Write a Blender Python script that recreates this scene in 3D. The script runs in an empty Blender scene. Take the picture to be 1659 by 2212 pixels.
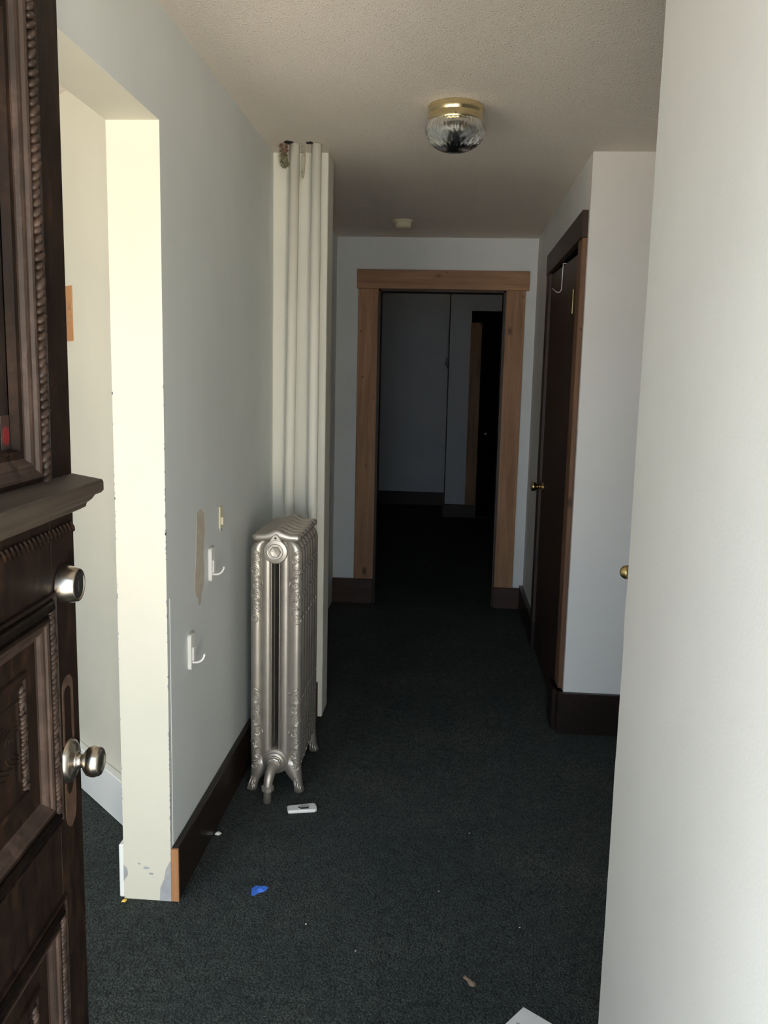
import bpy, bmesh, math, random
from math import sin, cos, pi, radians, atan2, sqrt
from mathutils import Vector, Matrix, noise
random.seed(7)
S = bpy.context.scene
C = S.collection

# ------------------------------------------------------------------ camera
PITCH, YAW, ROLL, CAMZ, FPX = 0.1503, 0.0711, 0.0227, 1.5124, 1861.34
cd = bpy.data.cameras.new('camera'); cam = bpy.data.objects.new('camera', cd); C.objects.link(cam)
fw = Vector((-sin(YAW)*cos(PITCH), cos(YAW)*cos(PITCH), -sin(PITCH)))
rt = Vector((cos(YAW), sin(YAW), 0)); up = rt.cross(fw)
rt2 = cos(ROLL)*rt + sin(ROLL)*up; up2 = -sin(ROLL)*rt + cos(ROLL)*up
cam.matrix_world = Matrix(((rt2.x, up2.x, -fw.x, 0), (rt2.y, up2.y, -fw.y, 0), (rt2.z, up2.z, -fw.z, CAMZ), (0, 0, 0, 1)))
cd.sensor_fit = 'VERTICAL'; cd.sensor_height = 24.0; cd.lens = FPX/2212*24.0
cd.clip_start = 0.02; cd.clip_end = 200
S.camera = cam

# ------------------------------------------------------------------ light and exposure
S.view_settings.view_transform = 'Standard'; S.view_settings.look = 'None'
S.view_settings.gamma = 1.0; S.view_settings.use_curve_mapping = False
S.view_settings.exposure = 0.0
W = bpy.data.worlds.new('sky'); S.world = W; W.use_nodes = True
bg = W.node_tree.nodes['Background']; bg.inputs[0].default_value = (0.61, 0.79, 1.0, 1); bg.inputs[1].default_value = 5.1

def light(name, kind, loc, target, power, color, sx=1.0, sy=1.0):
    l = bpy.data.lights.new(name, kind); o = bpy.data.objects.new(name, l); C.objects.link(o)
    o.location = loc; l.energy = power; l.color = color
    d = Vector(target) - Vector(loc); o.rotation_euler = d.to_track_quat('-Z', 'Y').to_euler()
    if kind == 'AREA': l.shape = 'RECTANGLE'; l.size = sx; l.size_y = sy
    return o
sun = light('sun', 'SUN', (-6, 0.0, 8), (-1, -3.4, 0), 62.0, (1.0, 0.90, 0.74)); sun.data.angle = radians(0.6)
light('daylight_street', 'AREA', (0.95, -2.2, 0.75), (-0.6, 2.2, 1.3), 94, (1.0, 0.90, 0.68), 0.5, 1.2)
light('daylight_window', 'AREA', (-1.25, -0.7, 1.15), (-1.0, 2.6, 1.0), 33, (1.0, 0.93, 0.78), 0.8, 1.6)
S.cycles.max_bounces = 8; S.cycles.diffuse_bounces = 6; S.cycles.sample_clamp_indirect = 4.0

# ------------------------------------------------------------------ materials
MATS = {}
def nodes(name):
    m = bpy.data.materials.new(name); m.use_nodes = True; nt = m.node_tree
    MATS[name] = m
    return m, nt, nt.nodes['Principled BSDF']
def ramp(nt, fac, stops):
    r = nt.nodes.new('ShaderNodeValToRGB'); e = r.color_ramp.elements
    e[0].position, e[0].color = stops[0][0], (*stops[0][1], 1); e[1].position, e[1].color = stops[-1][0], (*stops[-1][1], 1)
    for p, c in stops[1:-1]:
        x = e.new(p); x.color = (*c, 1)
    nt.links.new(fac, r.inputs[0]); return r.outputs[0]
def tex(nt, scale, detail=3.0, stretch=None, kind='Noise', rough=0.55, coord='Object'):
    tc = nt.nodes.new('ShaderNodeTexCoord'); mp = nt.nodes.new('ShaderNodeMapping')
    nt.links.new(tc.outputs[coord], mp.inputs[0])
    if stretch: mp.inputs['Scale'].default_value = stretch
    t = nt.nodes.new('ShaderNodeTex'+kind); t.inputs['Scale'].default_value = scale
    if kind == 'Noise': t.inputs['Detail'].default_value = detail; t.inputs['Roughness'].default_value = rough
    nt.links.new(mp.outputs[0], t.inputs[0]); return t
def bump(nt, b, h, strength, dist=0.01, prev=None):
    n = nt.nodes.new('ShaderNodeBump'); n.inputs['Strength'].default_value = strength; n.inputs['Distance'].default_value = dist
    nt.links.new(h, n.inputs['Height'])
    if prev: nt.links.new(prev, n.inputs['Normal'])
    nt.links.new(n.outputs[0], b.inputs['Normal']); return n.outputs[0]
def mixc(nt, fac, a, b, mode='MIX'):
    m = nt.nodes.new('ShaderNodeMix'); m.data_type = 'RGBA'; m.blend_type = mode
    for s, v in ((m.inputs[0], fac), (m.inputs[6], a), (m.inputs[7], b)):
        if hasattr(v, 'links'): nt.links.new(v, s)
        elif isinstance(v, (int, float)): s.default_value = v
        else: s.default_value = (*v, 1)
    return m.outputs[2]

def plain(name, col, rough=0.5, metal=0.0, var=0.08, scale=12.0, bmp=0.0, spec=0.5):
    m, nt, b = nodes(name)
    t = tex(nt, scale)
    lo = tuple(c*(1-var) for c in col); hi = tuple(min(1, c*(1+var)) for c in col)
    nt.links.new(ramp(nt, t.outputs[0], [(0.3, lo), (0.7, hi)]), b.inputs['Base Color'])
    b.inputs['Roughness'].default_value = rough; b.inputs['Metallic'].default_value = metal
    b.inputs['Specular IOR Level'].default_value = spec
    if bmp: bump(nt, b, t.outputs[0], bmp, 0.002)
    return m

def paint(name, col, rough=0.55):
    m, nt, b = nodes(name)
    big = tex(nt, 1.7, 4.0); fine = tex(nt, 160.0, 2.0)
    c1 = ramp(nt, big.outputs[0], [(0.3, tuple(c*0.94 for c in col)), (0.7, tuple(min(1, c*1.04) for c in col))])
    nt.links.new(c1, b.inputs['Base Color'])
    b.inputs['Roughness'].default_value = rough; b.inputs['Specular IOR Level'].default_value = 0.35
    bump(nt, b, fine.outputs[0], 0.12, 0.002)
    return m

def wood(name, dark, light_, axis, rough=0.4, knots=True, gscale=9.0, spec=0.4):
    m, nt, b = nodes(name)
    st = [1.0, 1.0, 1.0]; st['xyz'.index(axis)] = 0.06
    g = tex(nt, gscale*4, 6.0, st, rough=0.65)
    cl = tex(nt, 3.0, 3.0, tuple(1.0 if s == 1.0 else 0.5 for s in st))
    c = ramp(nt, g.outputs[0], [(0.30, dark), (0.68, light_)])
    c = mixc(nt, ramp(nt, cl.outputs[0], [(0.35, (0, 0, 0)), (0.75, (0.55, 0.55, 0.55))]), c, tuple(d*0.75 for d in dark))
    if knots:
        st2 = [1.0, 1.0, 1.0]; st2['xyz'.index(axis)] = 0.55
        v = tex(nt, 6.5, stretch=tuple(st2), kind='Voronoi'); v2 = tex(nt, 15.0, stretch=tuple(st2), kind='Voronoi')
        k = ramp(nt, v.outputs['Distance'], [(0.05, (0.85,)*3), (0.13, (0.0,)*3)])
        c = mixc(nt, k, c, tuple(d*0.3 for d in dark))
        k2 = ramp(nt, v2.outputs['Distance'], [(0.04, (0.9,)*3), (0.10, (0.0,)*3)]); c = mixc(nt, k2, c, tuple(d*0.25 for d in dark))
    nt.links.new(c, b.inputs['Base Color']); b.inputs['Roughness'].default_value = rough
    b.inputs['Specular IOR Level'].default_value = spec
    bump(nt, b, g.outputs[0], 0.15, 0.002)
    return m

M = {}
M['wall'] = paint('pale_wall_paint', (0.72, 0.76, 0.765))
M['back'] = paint('end_wall_paint_lit', (0.84, 0.86, 0.85))  # same hall paint lightened; extra light on the end wall is in the colour
M['wallr'] = paint('side_wall_paint_lit', (0.80, 0.80, 0.775))  # hall paint lightened, added brightness of the right wall put into its colour
M['walla'] = paint('alcove_paint_warm_lit', (0.86, 0.82, 0.765))  # hall paint lightened and warmed; warm light on the alcove is coloured in
M['walln'] = paint('near_wall_paint_dimmed', (0.66, 0.66, 0.635))  # hall paint darkened, some shade put into the near wall's colour
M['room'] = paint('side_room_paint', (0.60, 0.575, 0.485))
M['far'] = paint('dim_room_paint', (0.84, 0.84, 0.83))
M['cream'] = paint('cream_paint', (0.88, 0.86, 0.77))
M['white'] = paint('white_trim_paint', (0.78, 0.78, 0.76), 0.4)
M['pine_z'] = wood('stained_pine_upright', (0.27, 0.135, 0.066), (0.52, 0.29, 0.155), 'z', 0.55)
M['pine_x'] = wood('stained_pine_across', (0.27, 0.135, 0.066), (0.52, 0.29, 0.155), 'x', 0.5)
M['brown_z'] = wood('brown_stained_casing', (0.11, 0.052, 0.027), (0.22, 0.115, 0.062), 'z', 0.55)
M['base_y'] = wood('dark_baseboard_wood', (0.010, 0.0055, 0.004), (0.026, 0.014, 0.009), 'y', 0.38, False)
M['base_x'] = wood('brown_baseboard_wood', (0.045, 0.020, 0.012), (0.085, 0.042, 0.025), 'x', 0.45, False)
M['rawwood'] = wood('raw_board_end', (0.30, 0.13, 0.05), (0.45, 0.23, 0.11), 'z', 0.6, False)
M['dark_door'] = wood('dark_flush_door_wood', (0.022, 0.011, 0.008), (0.045, 0.023, 0.015), 'z', 0.42, False)
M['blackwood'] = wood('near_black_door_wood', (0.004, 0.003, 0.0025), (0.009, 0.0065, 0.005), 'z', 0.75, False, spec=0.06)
M['jambdark'] = wood('dark_jamb_wood', (0.03, 0.016, 0.011), (0.06, 0.032, 0.02), 'z', 0.5, False)
M['brass'] = plain('brass', (0.80, 0.60, 0.28), 0.22, 1.0, 0.1, 20)
M['palebrass'] = plain('pale_lamp_brass', (0.66, 0.57, 0.34), 0.25, 1.0, 0.06, 20)
M['oldbrass'] = plain('old_brass', (0.50, 0.37, 0.17), 0.33, 1.0, 0.2, 40)
M['nickel'] = plain('satin_nickel', (0.43, 0.385, 0.33), 0.27, 1.0, 0.08, 30)
M['darkmetal'] = plain('dark_metal', (0.06, 0.055, 0.05), 0.4, 0.8)
M['plastic'] = plain('white_plastic', (0.80, 0.79, 0.78), 0.35, 0, 0.02)
M['ivory'] = plain('ivory_plastic', (0.72, 0.67, 0.50), 0.4, 0, 0.05)
M['grey'] = plain('grey_plastic', (0.42, 0.42, 0.43), 0.4)
M['black'] = plain('black_plastic', (0.015, 0.015, 0.015), 0.5)
M['blue'] = plain('blue_tape', (0.035, 0.13, 0.55), 0.55, 0, 0.25, 60)
M['yellow'] = plain('yellow_scrap', (0.75, 0.48, 0.06), 0.5)
M['leaf'] = plain('dry_leaf', (0.22, 0.15, 0.10), 0.7, 0, 0.35, 60)
M['paper'] = plain('paper', (0.80, 0.78, 0.77), 0.6, 0, 0.02)
M['ink'] = plain('ink', (0.34, 0.34, 0.37), 0.6)
M['pink'] = plain('pink_insulation', (0.27, 0.14, 0.12), 0.9, 0, 0.35, 70, 0.5)
M['green'] = plain('green_insulation', (0.23, 0.22, 0.13), 0.9, 0, 0.45, 70, 0.5)
M['tan'] = plain('tan_insulation', (0.40, 0.37, 0.28), 0.9, 0, 0.25, 70)
M['hole'] = plain('dark_hole', (0.018, 0.015, 0.013), 0.9)
M['spackle'] = plain('beige_filler', (0.56, 0.50, 0.42), 0.75, 0, 0.10, 30)
M['bare'] = plain('bare_grey_plaster', (0.33, 0.335, 0.35), 0.8, 0, 0.12, 40)
M['porch'] = plain('porch_concrete', (0.50, 0.46, 0.40), 0.85, 0, 0.12, 6)
M['kraft'] = plain('orange_brown_paper', (0.42, 0.20, 0.085), 0.6, 0, 0.10, 8)
M['kraftd'] = plain('darker_brown_band', (0.36, 0.19, 0.09), 0.6, 0, 0.15, 30)
M['red'] = plain('red_sticker', (0.15, 0.012, 0.013), 0.5)
M['redbrown'] = plain('brown_sticker', (0.045, 0.022, 0.018), 0.5)
M['bulb'] = plain('frosted_bulb', (0.85, 0.84, 0.80), 0.35, 0, 0.02)

def mk_ceiling():
    m, nt, b = nodes('popcorn_ceiling')
    n = tex(nt, 1.3, 3.0)
    nt.links.new(ramp(nt, n.outputs[0], [(0.3, (0.76, 0.69, 0.62)), (0.7, (0.84, 0.765, 0.69))]), b.inputs['Base Color'])
    f = tex(nt, 170.0, 3.0, rough=0.6); v = tex(nt, 95.0, kind='Voronoi'); v.inputs['Randomness'].default_value = 1.0
    h1 = bump(nt, b, f.outputs[0], 0.6, 0.006)
    bump(nt, b, ramp(nt, v.outputs['Distance'], [(0.05, (1, 1, 1)), (0.30, (0, 0, 0))]), 0.5, 0.004, h1)
    b.inputs['Roughness'].default_value = 0.85; b.inputs['Specular IOR Level'].default_value = 0.25
    return m
M['ceiling'] = mk_ceiling()
def mk_carpet():
    m, nt, b = nodes('dark_green_carpet')
    big = tex(nt, 2.2, 5.0, rough=0.6); mid = tex(nt, 30.0, 4.0, rough=0.6); fine = tex(nt, 135.0, 4.0, rough=0.8); v = tex(nt, 165.0, kind='Voronoi')
    c = ramp(nt, big.outputs[0], [(0.30, (0.022, 0.029, 0.028)), (0.55, (0.031, 0.038, 0.035)), (0.78, (0.052, 0.056, 0.048))])
    c = mixc(nt, 0.75, c, ramp(nt, mid.outputs[0], [(0.3, (0.55, 0.55, 0.55)), (0.7, (1.3, 1.3, 1.3))]), 'MULTIPLY')
    c = mixc(nt, 0.85, c, ramp(nt, fine.outputs[0], [(0.36, (0.25, 0.25, 0.25)), (0.64, (1.9, 1.9, 1.9))]), 'MULTIPLY')
    c = mixc(nt, 0.8, c, ramp(nt, v.outputs['Distance'], [(0.15, (2.0, 2.0, 2.0)), (0.75, (0.4, 0.4, 0.4))]), 'MULTIPLY')
    nt.links.new(c, b.inputs['Base Color'])
    b.inputs['Roughness'].default_value = 0.95; b.inputs['Specular IOR Level'].default_value = 0.12
    b.inputs['Sheen Weight'].default_value = 0.05
    h = bump(nt, b, v.outputs['Distance'], 0.9, 0.006); bump(nt, b, mid.outputs[0], 0.5, 0.008, h)
    return m
M['carpet'] = mk_carpet()
def mk_silver():
    m, nt, b = nodes('silver_radiator_paint')
    n = tex(nt, 9.0, 5.0); f = tex(nt, 220.0, 3.0)
    nt.links.new(ramp(nt, n.outputs[0], [(0.30, (0.36, 0.33, 0.30)), (0.65, (0.47, 0.44, 0.40))]), b.inputs['Base Color'])
    nt.links.new(ramp(nt, n.outputs[0], [(0.3, (0.48,)*3), (0.7, (0.36,)*3)]), b.inputs['Roughness'])
    b.inputs['Metallic'].default_value = 0.75; bump(nt, b, f.outputs[0], 0.10, 0.002)
    return m
M['silver'] = mk_silver()
def mk_doorwood(name, dark, mid, worn, amount):
    m, nt, b = nodes(name)
    g = tex(nt, 40.0, 6.0, (1, 1, 0.08), rough=0.65); n = tex(nt, 7.0, 6.0, rough=0.75); n2 = tex(nt, 55.0, 5.0, (1, 1, 0.35), rough=0.7)
    c = ramp(nt, g.outputs[0], [(0.3, dark), (0.7, mid)])
    f = mixc(nt, 1.0, ramp(nt, n.outputs[0], [(0.45, (0, 0, 0)), (0.70, (1, 1, 1))]), ramp(nt, n2.outputs[0], [(0.40, (0, 0, 0)), (0.62, (amount,)*3)]), 'MULTIPLY')
    c = mixc(nt, f, c, worn)
    nt.links.new(c, b.inputs['Base Color'])
    nt.links.new(ramp(nt, n2.outputs[0], [(0.3, (0.45,)*3), (0.7, (0.62,)*3)]), b.inputs['Roughness'])
    b.inputs['Specular IOR Level'].default_value = 0.12
    bump(nt, b, n2.outputs[0], 0.25, 0.002); return m
M['doorwood'] = mk_doorwood('carved_door_wood', (0.0065, 0.0038, 0.0028), (0.0150, 0.0085, 0.0055), (0.050, 0.026, 0.015), 0.8)
M['wornwood'] = mk_doorwood('worn_door_moulding_wood', (0.018, 0.0105, 0.0075), (0.042, 0.025, 0.017), (0.115, 0.068, 0.050), 0.9); MATS['worn_door_moulding_wood'].node_tree.nodes['Principled BSDF'].inputs['Specular IOR Level'].default_value = 0.4
M['dusty'] = wood('dusty_door_ledge_wood', (0.028, 0.019, 0.013), (0.068, 0.050, 0.036), 'y', 0.6, False)
M['scar'] = plain('bare_wood_scar', (0.065, 0.034, 0.020), 0.65, 0, 0.5, 45)
def mk_glass(name, rough, tint):
    m, nt, b = nodes(name)
    t = tex(nt, 30.0)
    nt.links.new(ramp(nt, t.outputs[0], [(0.3, tuple(c*0.97 for c in tint)), (0.7, tint)]), b.inputs['Base Color'])
    b.inputs['Transmission Weight'].default_value = 1.0; b.inputs['Roughness'].default_value = rough; b.inputs['IOR'].default_value = 1.48
    return m
M['glass'] = mk_glass('door_glass', 0.0, (0.93, 0.95, 0.93))
M['cutglass'] = mk_glass('cut_glass', 0.22, (0.80, 0.80, 0.79))

# ------------------------------------------------------------------ helpers
def obj(name, bm, mat, parent=None, smooth=False, bevel=0.0, seg=1, angle=50, fix=True):
    if fix: bmesh.ops.recalc_face_normals(bm, faces=bm.faces)
    me = bpy.data.meshes.new(name); bm.to_mesh(me); bm.free()
    for m in (mat if isinstance(mat, (list, tuple)) else [mat]): me.materials.append(m)
    o = bpy.data.objects.new(name, me); C.objects.link(o)
    if parent: o.parent = parent
    if smooth:
        for p in me.polygons: p.use_smooth = True
    if bevel:
        b = o.modifiers.new('bevel', 'BEVEL'); b.width = bevel; b.segments = seg; b.limit_method = 'ANGLE'; b.angle_limit = radians(angle)
    return o
def empty(name, loc=(0, 0, 0), rz=0.0):
    o = bpy.data.objects.new(name, None); C.objects.link(o); o.location = loc; o.rotation_euler = (0, 0, rz); o.empty_display_size = 0.1
    return o
def tag(o, label, cat=None, group=None, kind=None):
    if label: o['label'] = label
    if cat: o['category'] = cat
    if group: o['group'] = group
    if kind: o['kind'] = kind
    return o
def struct(o, label=None, cat=None):
    o['kind'] = 'structure'
    if label: o['label'] = label
    if cat: o['category'] = cat
    return o
def bx(bm, x0, x1, y0, y1, z0, z1, mi=0):
    v = [bm.verts.new(p) for p in ((x0,y0,z0),(x1,y0,z0),(x1,y1,z0),(x0,y1,z0),(x0,y0,z1),(x1,y0,z1),(x1,y1,z1),(x0,y1,z1))]
    for f in ((0,3,2,1),(4,5,6,7),(0,1,5,4),(1,2,6,5),(2,3,7,6),(3,0,4,7)):
        bm.faces.new([v[i] for i in f]).material_index = mi
    return v
def box(name, x0, x1, y0, y1, z0, z1, mat, parent=None, bevel=0.0, seg=1):
    bm = bmesh.new(); bx(bm, x0, x1, y0, y1, z0, z1); return obj(name, bm, mat, parent, bevel=bevel, seg=seg)
def prism(bm, pts, axis, a, b):
    """polygon extruded along axis; pts are the two other coordinates in order"""
    def mk(p, t):
        return {'x': (t, p[0], p[1]), 'y': (p[0], t, p[1]), 'z': (p[0], p[1], t)}[axis]
    A = [bm.verts.new(mk(p, a)) for p in pts]; B = [bm.verts.new(mk(p, b)) for p in pts]
    n = len(pts); bm.faces.new(A); bm.faces.new(B[::-1])
    for i in range(n): bm.faces.new((A[i], A[(i+1) % n], B[(i+1) % n], B[i]))
def loft(bm, rings, cap=True, closed=True):
    R = [[bm.verts.new(p) for p in r] for r in rings]; n = len(R[0])
    for a, b in zip(R, R[1:]):
        for i in range(n if closed else n-1): bm.faces.new((a[i], a[(i+1) % n], b[(i+1) % n], b[i]))
    if cap: bm.faces.new(R[0][::-1]); bm.faces.new(R[-1])
    return R
def lathe(bm, prof, center=(0, 0, 0), axis='z', n=24, cap=True, rmod=None, sign=1):
    c = Vector(center); rings = []
    for k, (r, t) in enumerate(prof):
        ring = []
        for i in range(n):
            a = 2*pi*i/n; rr = r*(rmod(a, k) if rmod else 1)
            u, v = rr*cos(a), rr*sin(a); t2 = t*sign
            p = {'z': (u, v, t2), 'y': (u, t2, v), 'x': (t2, u, v)}[axis]
            ring.append(c + Vector(p))
        rings.append(ring)
    loft(bm, rings, cap)
def tube(bm, pts, r, n=6, cap=True):
    pts = [Vector(p) for p in pts]; rings = []; prev = None
    for i, p in enumerate(pts):
        t = (pts[min(i+1, len(pts)-1)] - pts[max(i-1, 0)]).normalized()
        if prev is None:
            a = Vector((0, 0, 1)) if abs(t.z) < 0.9 else Vector((1, 0, 0)); u = t.cross(a).normalized()
        else: u = (prev - t*prev.dot(t)).normalized()
        prev = u; w = t.cross(u); rr = r[i] if isinstance(r, (list, tuple)) else r
        rings.append([p + (u*cos(2*pi*k/n) + w*sin(2*pi*k/n))*rr for k in range(n)])
    loft(bm, rings, cap)
def blob(bm, c, r, rot=None, nu=6, nv=4):
    """small ellipsoid"""
    c = Vector(c); rows = []
    top = None
    for j in range(1, nv):
        th = pi*j/nv; row = []
        for i in range(nu):
            ph = 2*pi*i/nu; p = Vector((sin(th)*cos(ph)*r[0], sin(th)*sin(ph)*r[1], cos(th)*r[2]))
            if rot: p = rot @ p
            row.append(bm.verts.new(c+p))
        rows.append(row)
    def pole(z):
        p = Vector((0, 0, z*r[2]));
        if rot: p = rot @ p
        return bm.verts.new(c+p)
    a, b = pole(1), pole(-1)
    for i in range(nu):
        bm.faces.new((a, rows[0][i], rows[0][(i+1) % nu])); bm.faces.new((b, rows[-1][(i+1) % nu], rows[-1][i]))
        for j in range(len(rows)-1): bm.faces.new((rows[j][i], rows[j+1][i], rows[j+1][(i+1) % nu], rows[j][(i+1) % nu]))

H = 2.44
# ------------------------------------------------------------------ large structure
XL, XR, YF, YE, YN, ZO, YC = -0.757, 0.545, 5.785, 2.265, 3.672, 2.157, 3.702
HF = 2.80
struct(box('floor', -3.3, 2.2, 0.05, 11.2, -0.1, 0.0, M['carpet']), 'dark green pile carpet running through the hall', 'floor')
struct(box('ceiling', -3.3, 2.2, 0.05, YF+0.1, H, H+0.1, M['ceiling']), 'warm grey popcorn textured ceiling', 'ceiling')

struct(box('ceiling_far', -2.4, 2.3, YF, 10.9, HF, HF+0.1, M['ceiling']))
struct(box('wall_over_doorway', -2.3, 2.2, YF+0.1, YF+0.13, H, HF, M['far']))
# left hall wall with its wide opening; the end of the wall has chipped corners
bm = bmesh.new()
pts = [(0.30, 0), (0.75, 0), (0.75, ZO), (YE, ZO)] + [(YE, 0), (YF+0.05, 0), (YF+0.05, H), (0.30, H)]
prism(bm, pts, 'x', XL-0.14, XL)
wl = struct(obj('wall_left', bm, [M['wall'], M['room']]), 'pale grey green hall wall with a wide opening on the left', 'wall')
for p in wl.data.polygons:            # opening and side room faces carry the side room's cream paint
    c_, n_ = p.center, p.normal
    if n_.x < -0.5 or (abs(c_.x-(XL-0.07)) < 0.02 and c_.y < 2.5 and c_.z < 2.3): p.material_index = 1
# patches on it
bm = bmesh.new()
sh = [(2.545, 0.955), (2.55, 1.03), (2.56, 1.10), (2.60, 1.108), (2.635, 1.09), (2.645, 1.04), (2.63, 0.985), (2.625, 0.95), (2.635, 0.90), (2.625, 0.86), (2.60, 0.835), (2.595, 0.81), (2.57, 0.805), (2.56, 0.835), (2.535, 0.85), (2.53, 0.90)]
prism(bm, sh, 'x', XL-0.001, XL+0.0006)
obj('filler_patch', bm, M['spackle'], wl)['label'] = 'beige filler patch'
bm = bmesh.new()
prism(bm, [(XL+0.0005, 0), (XL-0.034, 0), (XL-0.032, 0.04), (XL-0.02, 0.07), (XL-0.015, 0.10), (XL-0.002, 0.125), (XL+0.0005, 0.12)], 'y', YE-0.0012, YE+0.01)
prism(bm, [(XL-0.1405, 0.055), (XL-0.1405, 0.105), (XL-0.13, 0.095), (XL-0.128, 0.075)], 'y', YE-0.0012, YE+0.01)
for cx, cz, r in ((-0.83, 0.10, 0.008), (-0.815, 0.083, 0.006), (-0.85, 0.112, 0.004)):
    prism(bm, [(cx+r*(cos(a)*1.2+sin(a)*0.6)*random.uniform(0.5, 1.25), cz+r*(sin(a)*0.6-cos(a)*0.4)*random.uniform(0.5, 1.2)) for a in [2*pi*k/13 for k in range(13)]], 'y', YE-0.001, YE+0.01)
for xe, sg, n_ in ((XL, -1, 42), (XL-0.14, 1, 30)):
    for q in range(n_):
        zc = random.uniform(0.15, 1.5)*(1 if q % 3 else 0.8); w_, h_ = random.uniform(0.001, 0.0028), random.uniform(0.004, 0.014)
        prism(bm, [(xe-sg*0.0006, zc), (xe+sg*w_, zc+h_*0.2), (xe+sg*w_*0.8, zc+h_*0.7), (xe-sg*0.0006, zc+h_)], 'y', YE-0.0008, YE+0.004)
obj('chipped_plaster', bm, M['bare'], wl)['label'] = 'grey chipped plaster at the foot'
bm = bmesh.new(); tube(bm, [(XL+0.0005, YE+0.022, 0.165), (XL+0.0005, YE+0.024, 0.9)], 0.0011, 5)
obj('wall_crack', bm, M['wallr'], wl)

# far wall with doorway
OX0, OX1, OZ = -0.478, 0.350, 2.112
bm = bmesh.new(); prism(bm, [(XL-0.14, 0), (OX0, 0), (OX0, OZ), (OX1, OZ), (OX1, 0), (XR+0.2, 0), (XR+0.2, H), (XL-0.14, H)], 'y', YF, YF+0.13)
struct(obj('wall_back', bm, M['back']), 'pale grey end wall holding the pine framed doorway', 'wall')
# right wall with the dark door
DY0, DY1, DZ = 3.805, 4.885, 2.118
bm = bmesh.new(); prism(bm, [(YN+0.13, 0), (DY0, 0), (DY0, DZ), (DY1, DZ), (DY1, 0), (YF+0.13, 0), (YF+0.13, H), (YN+0.13, H)], 'x', XR, XR+0.13)
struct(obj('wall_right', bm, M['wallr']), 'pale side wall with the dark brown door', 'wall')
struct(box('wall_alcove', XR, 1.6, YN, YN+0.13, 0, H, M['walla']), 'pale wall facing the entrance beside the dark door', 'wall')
# near right wall: rounded, slightly wavy plaster end
XW, YW = 0.32, 1.497
bm = bmesh.new(); rings = []
z = -0.0
while z <= H + 1e-6:
    d = 0.004*noise.noise(Vector((3.1, 0, z*3.2))) + 0.002*noise.noise(Vector((9, 0, z*14)))
    if 1.06 < z < 1.17: d += 0.006*sin((z-1.06)/0.11*pi)
    r = 0.010
    ring = [(XW, 0.30, z), (XW, YW-r+d, z), (XW+r*0.3, YW-r*0.3+d, z), (XW+r, YW+d, z), (XW+0.13, YW, z), (XW+0.13, 0.30, z)]
    rings.append(ring); z += H/120
loft(bm, rings)
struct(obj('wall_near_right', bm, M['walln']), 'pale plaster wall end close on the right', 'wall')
struct(box('wall_closet', 1.6, 1.7, 0.30, YN+0.13, 0, H, M['wallr']), None)
# entrance wall with door opening and the side room window opening
EX0, EX1, EZ = -0.50, 0.33, 2.12
WX0, WX1, WZ0, WZ1 = -2.75, -0.95, 0.40, 2.15
bm = bmesh.new()
bx(bm, -3.2, WX0, 0.15, 0.30, 0, H); bx(bm, WX0, WX1, 0.15, 0.30, 0, WZ0); bx(bm, WX0, WX1, 0.15, 0.30, WZ1, H)
bx(bm, WX1, EX0, 0.15, 0.30, 0, H); bx(bm, EX0, EX1, 0.15, 0.30, EZ, H); bx(bm, EX1, 1.7, 0.15, 0.30, 0, H)
struct(obj('wall_front', bm, M['wall']))
# side room on the left
struct(box('wall_side_room', -3.3, -3.2, 0.15, 5.6, 0, H, M['wall']))
A0, A1 = Vector((-0.9, 2.552)), Vector((-3.2, 4.806))
un = (A1-A0).normalized(); nn = Vector((un.y, -un.x))*-1
if nn.y > 0: nn = -nn
bm = bmesh.new(); prism(bm, [tuple(A0), tuple(A1), tuple(A1-nn*0.12), tuple(A0-nn*0.12)], 'z', 0, H)
struct(obj('wall_angled', bm, M['room']), 'pale slanted wall of the side room seen past the front door', 'wall')
# dim room beyond the doorway
struct(box('wall_far_left', -2.2, -0.008, 10.66, 10.8, 0, HF, M['far']), 'dim grey end wall of the far room', 'wall')
bm = bmesh.new(); prism(bm, [(-0.008, 0), (0.35, 0), (0.35, 2.18), (1.15, 2.18), (1.15, 0), (2.1, 0), (2.1, HF), (-0.008, HF)], 'y', 9.75, 9.9)
bx(bm, -0.008, 0.09, 9.9, 10.66, 0, HF); bx(bm, 0.2, 1.3, 10.0, 10.1, 0, HF)  # slab behind the doorway added to stop light leaking round the door
wfr = struct(obj('wall_far_right', bm, M['far']), 'dim grey wall in front of the end wall with a doorway', 'wall')
box('corner_strip', -0.018, -0.006, 9.742, 9.75, 0.15, HF, M['jambdark'], wfr)  # thin dark strip drawing the line of the wall corner
bm = bmesh.new(); bx(bm, -2.3, -2.2, YF, 10.8, 0, HF); struct(obj('wall_far_side', bm, M['far']))
bm = bmesh.new(); bx(bm, 2.1, 2.2, YF, 10.8, 0, HF); bx(bm, XR+0.2, 2.2, YF, YF+0.13, 0, H); bx(bm, -2.3, XL-0.14, YF, YF+0.13, 0, H); struct(obj('wall_far_edge', bm, M['far']))
# boxed pipe chase against the left wall
struct(box('wall_chase', XL, -0.526, YC, 3.862, 0, H, M['cream'], bevel=0.003), 'cream boxed column behind the two white pipes', 'wall')
# outside
struct(box('porch_ground', -8, 8, -9.0, 0.10, -0.16, -0.06, M['porch']))

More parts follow.
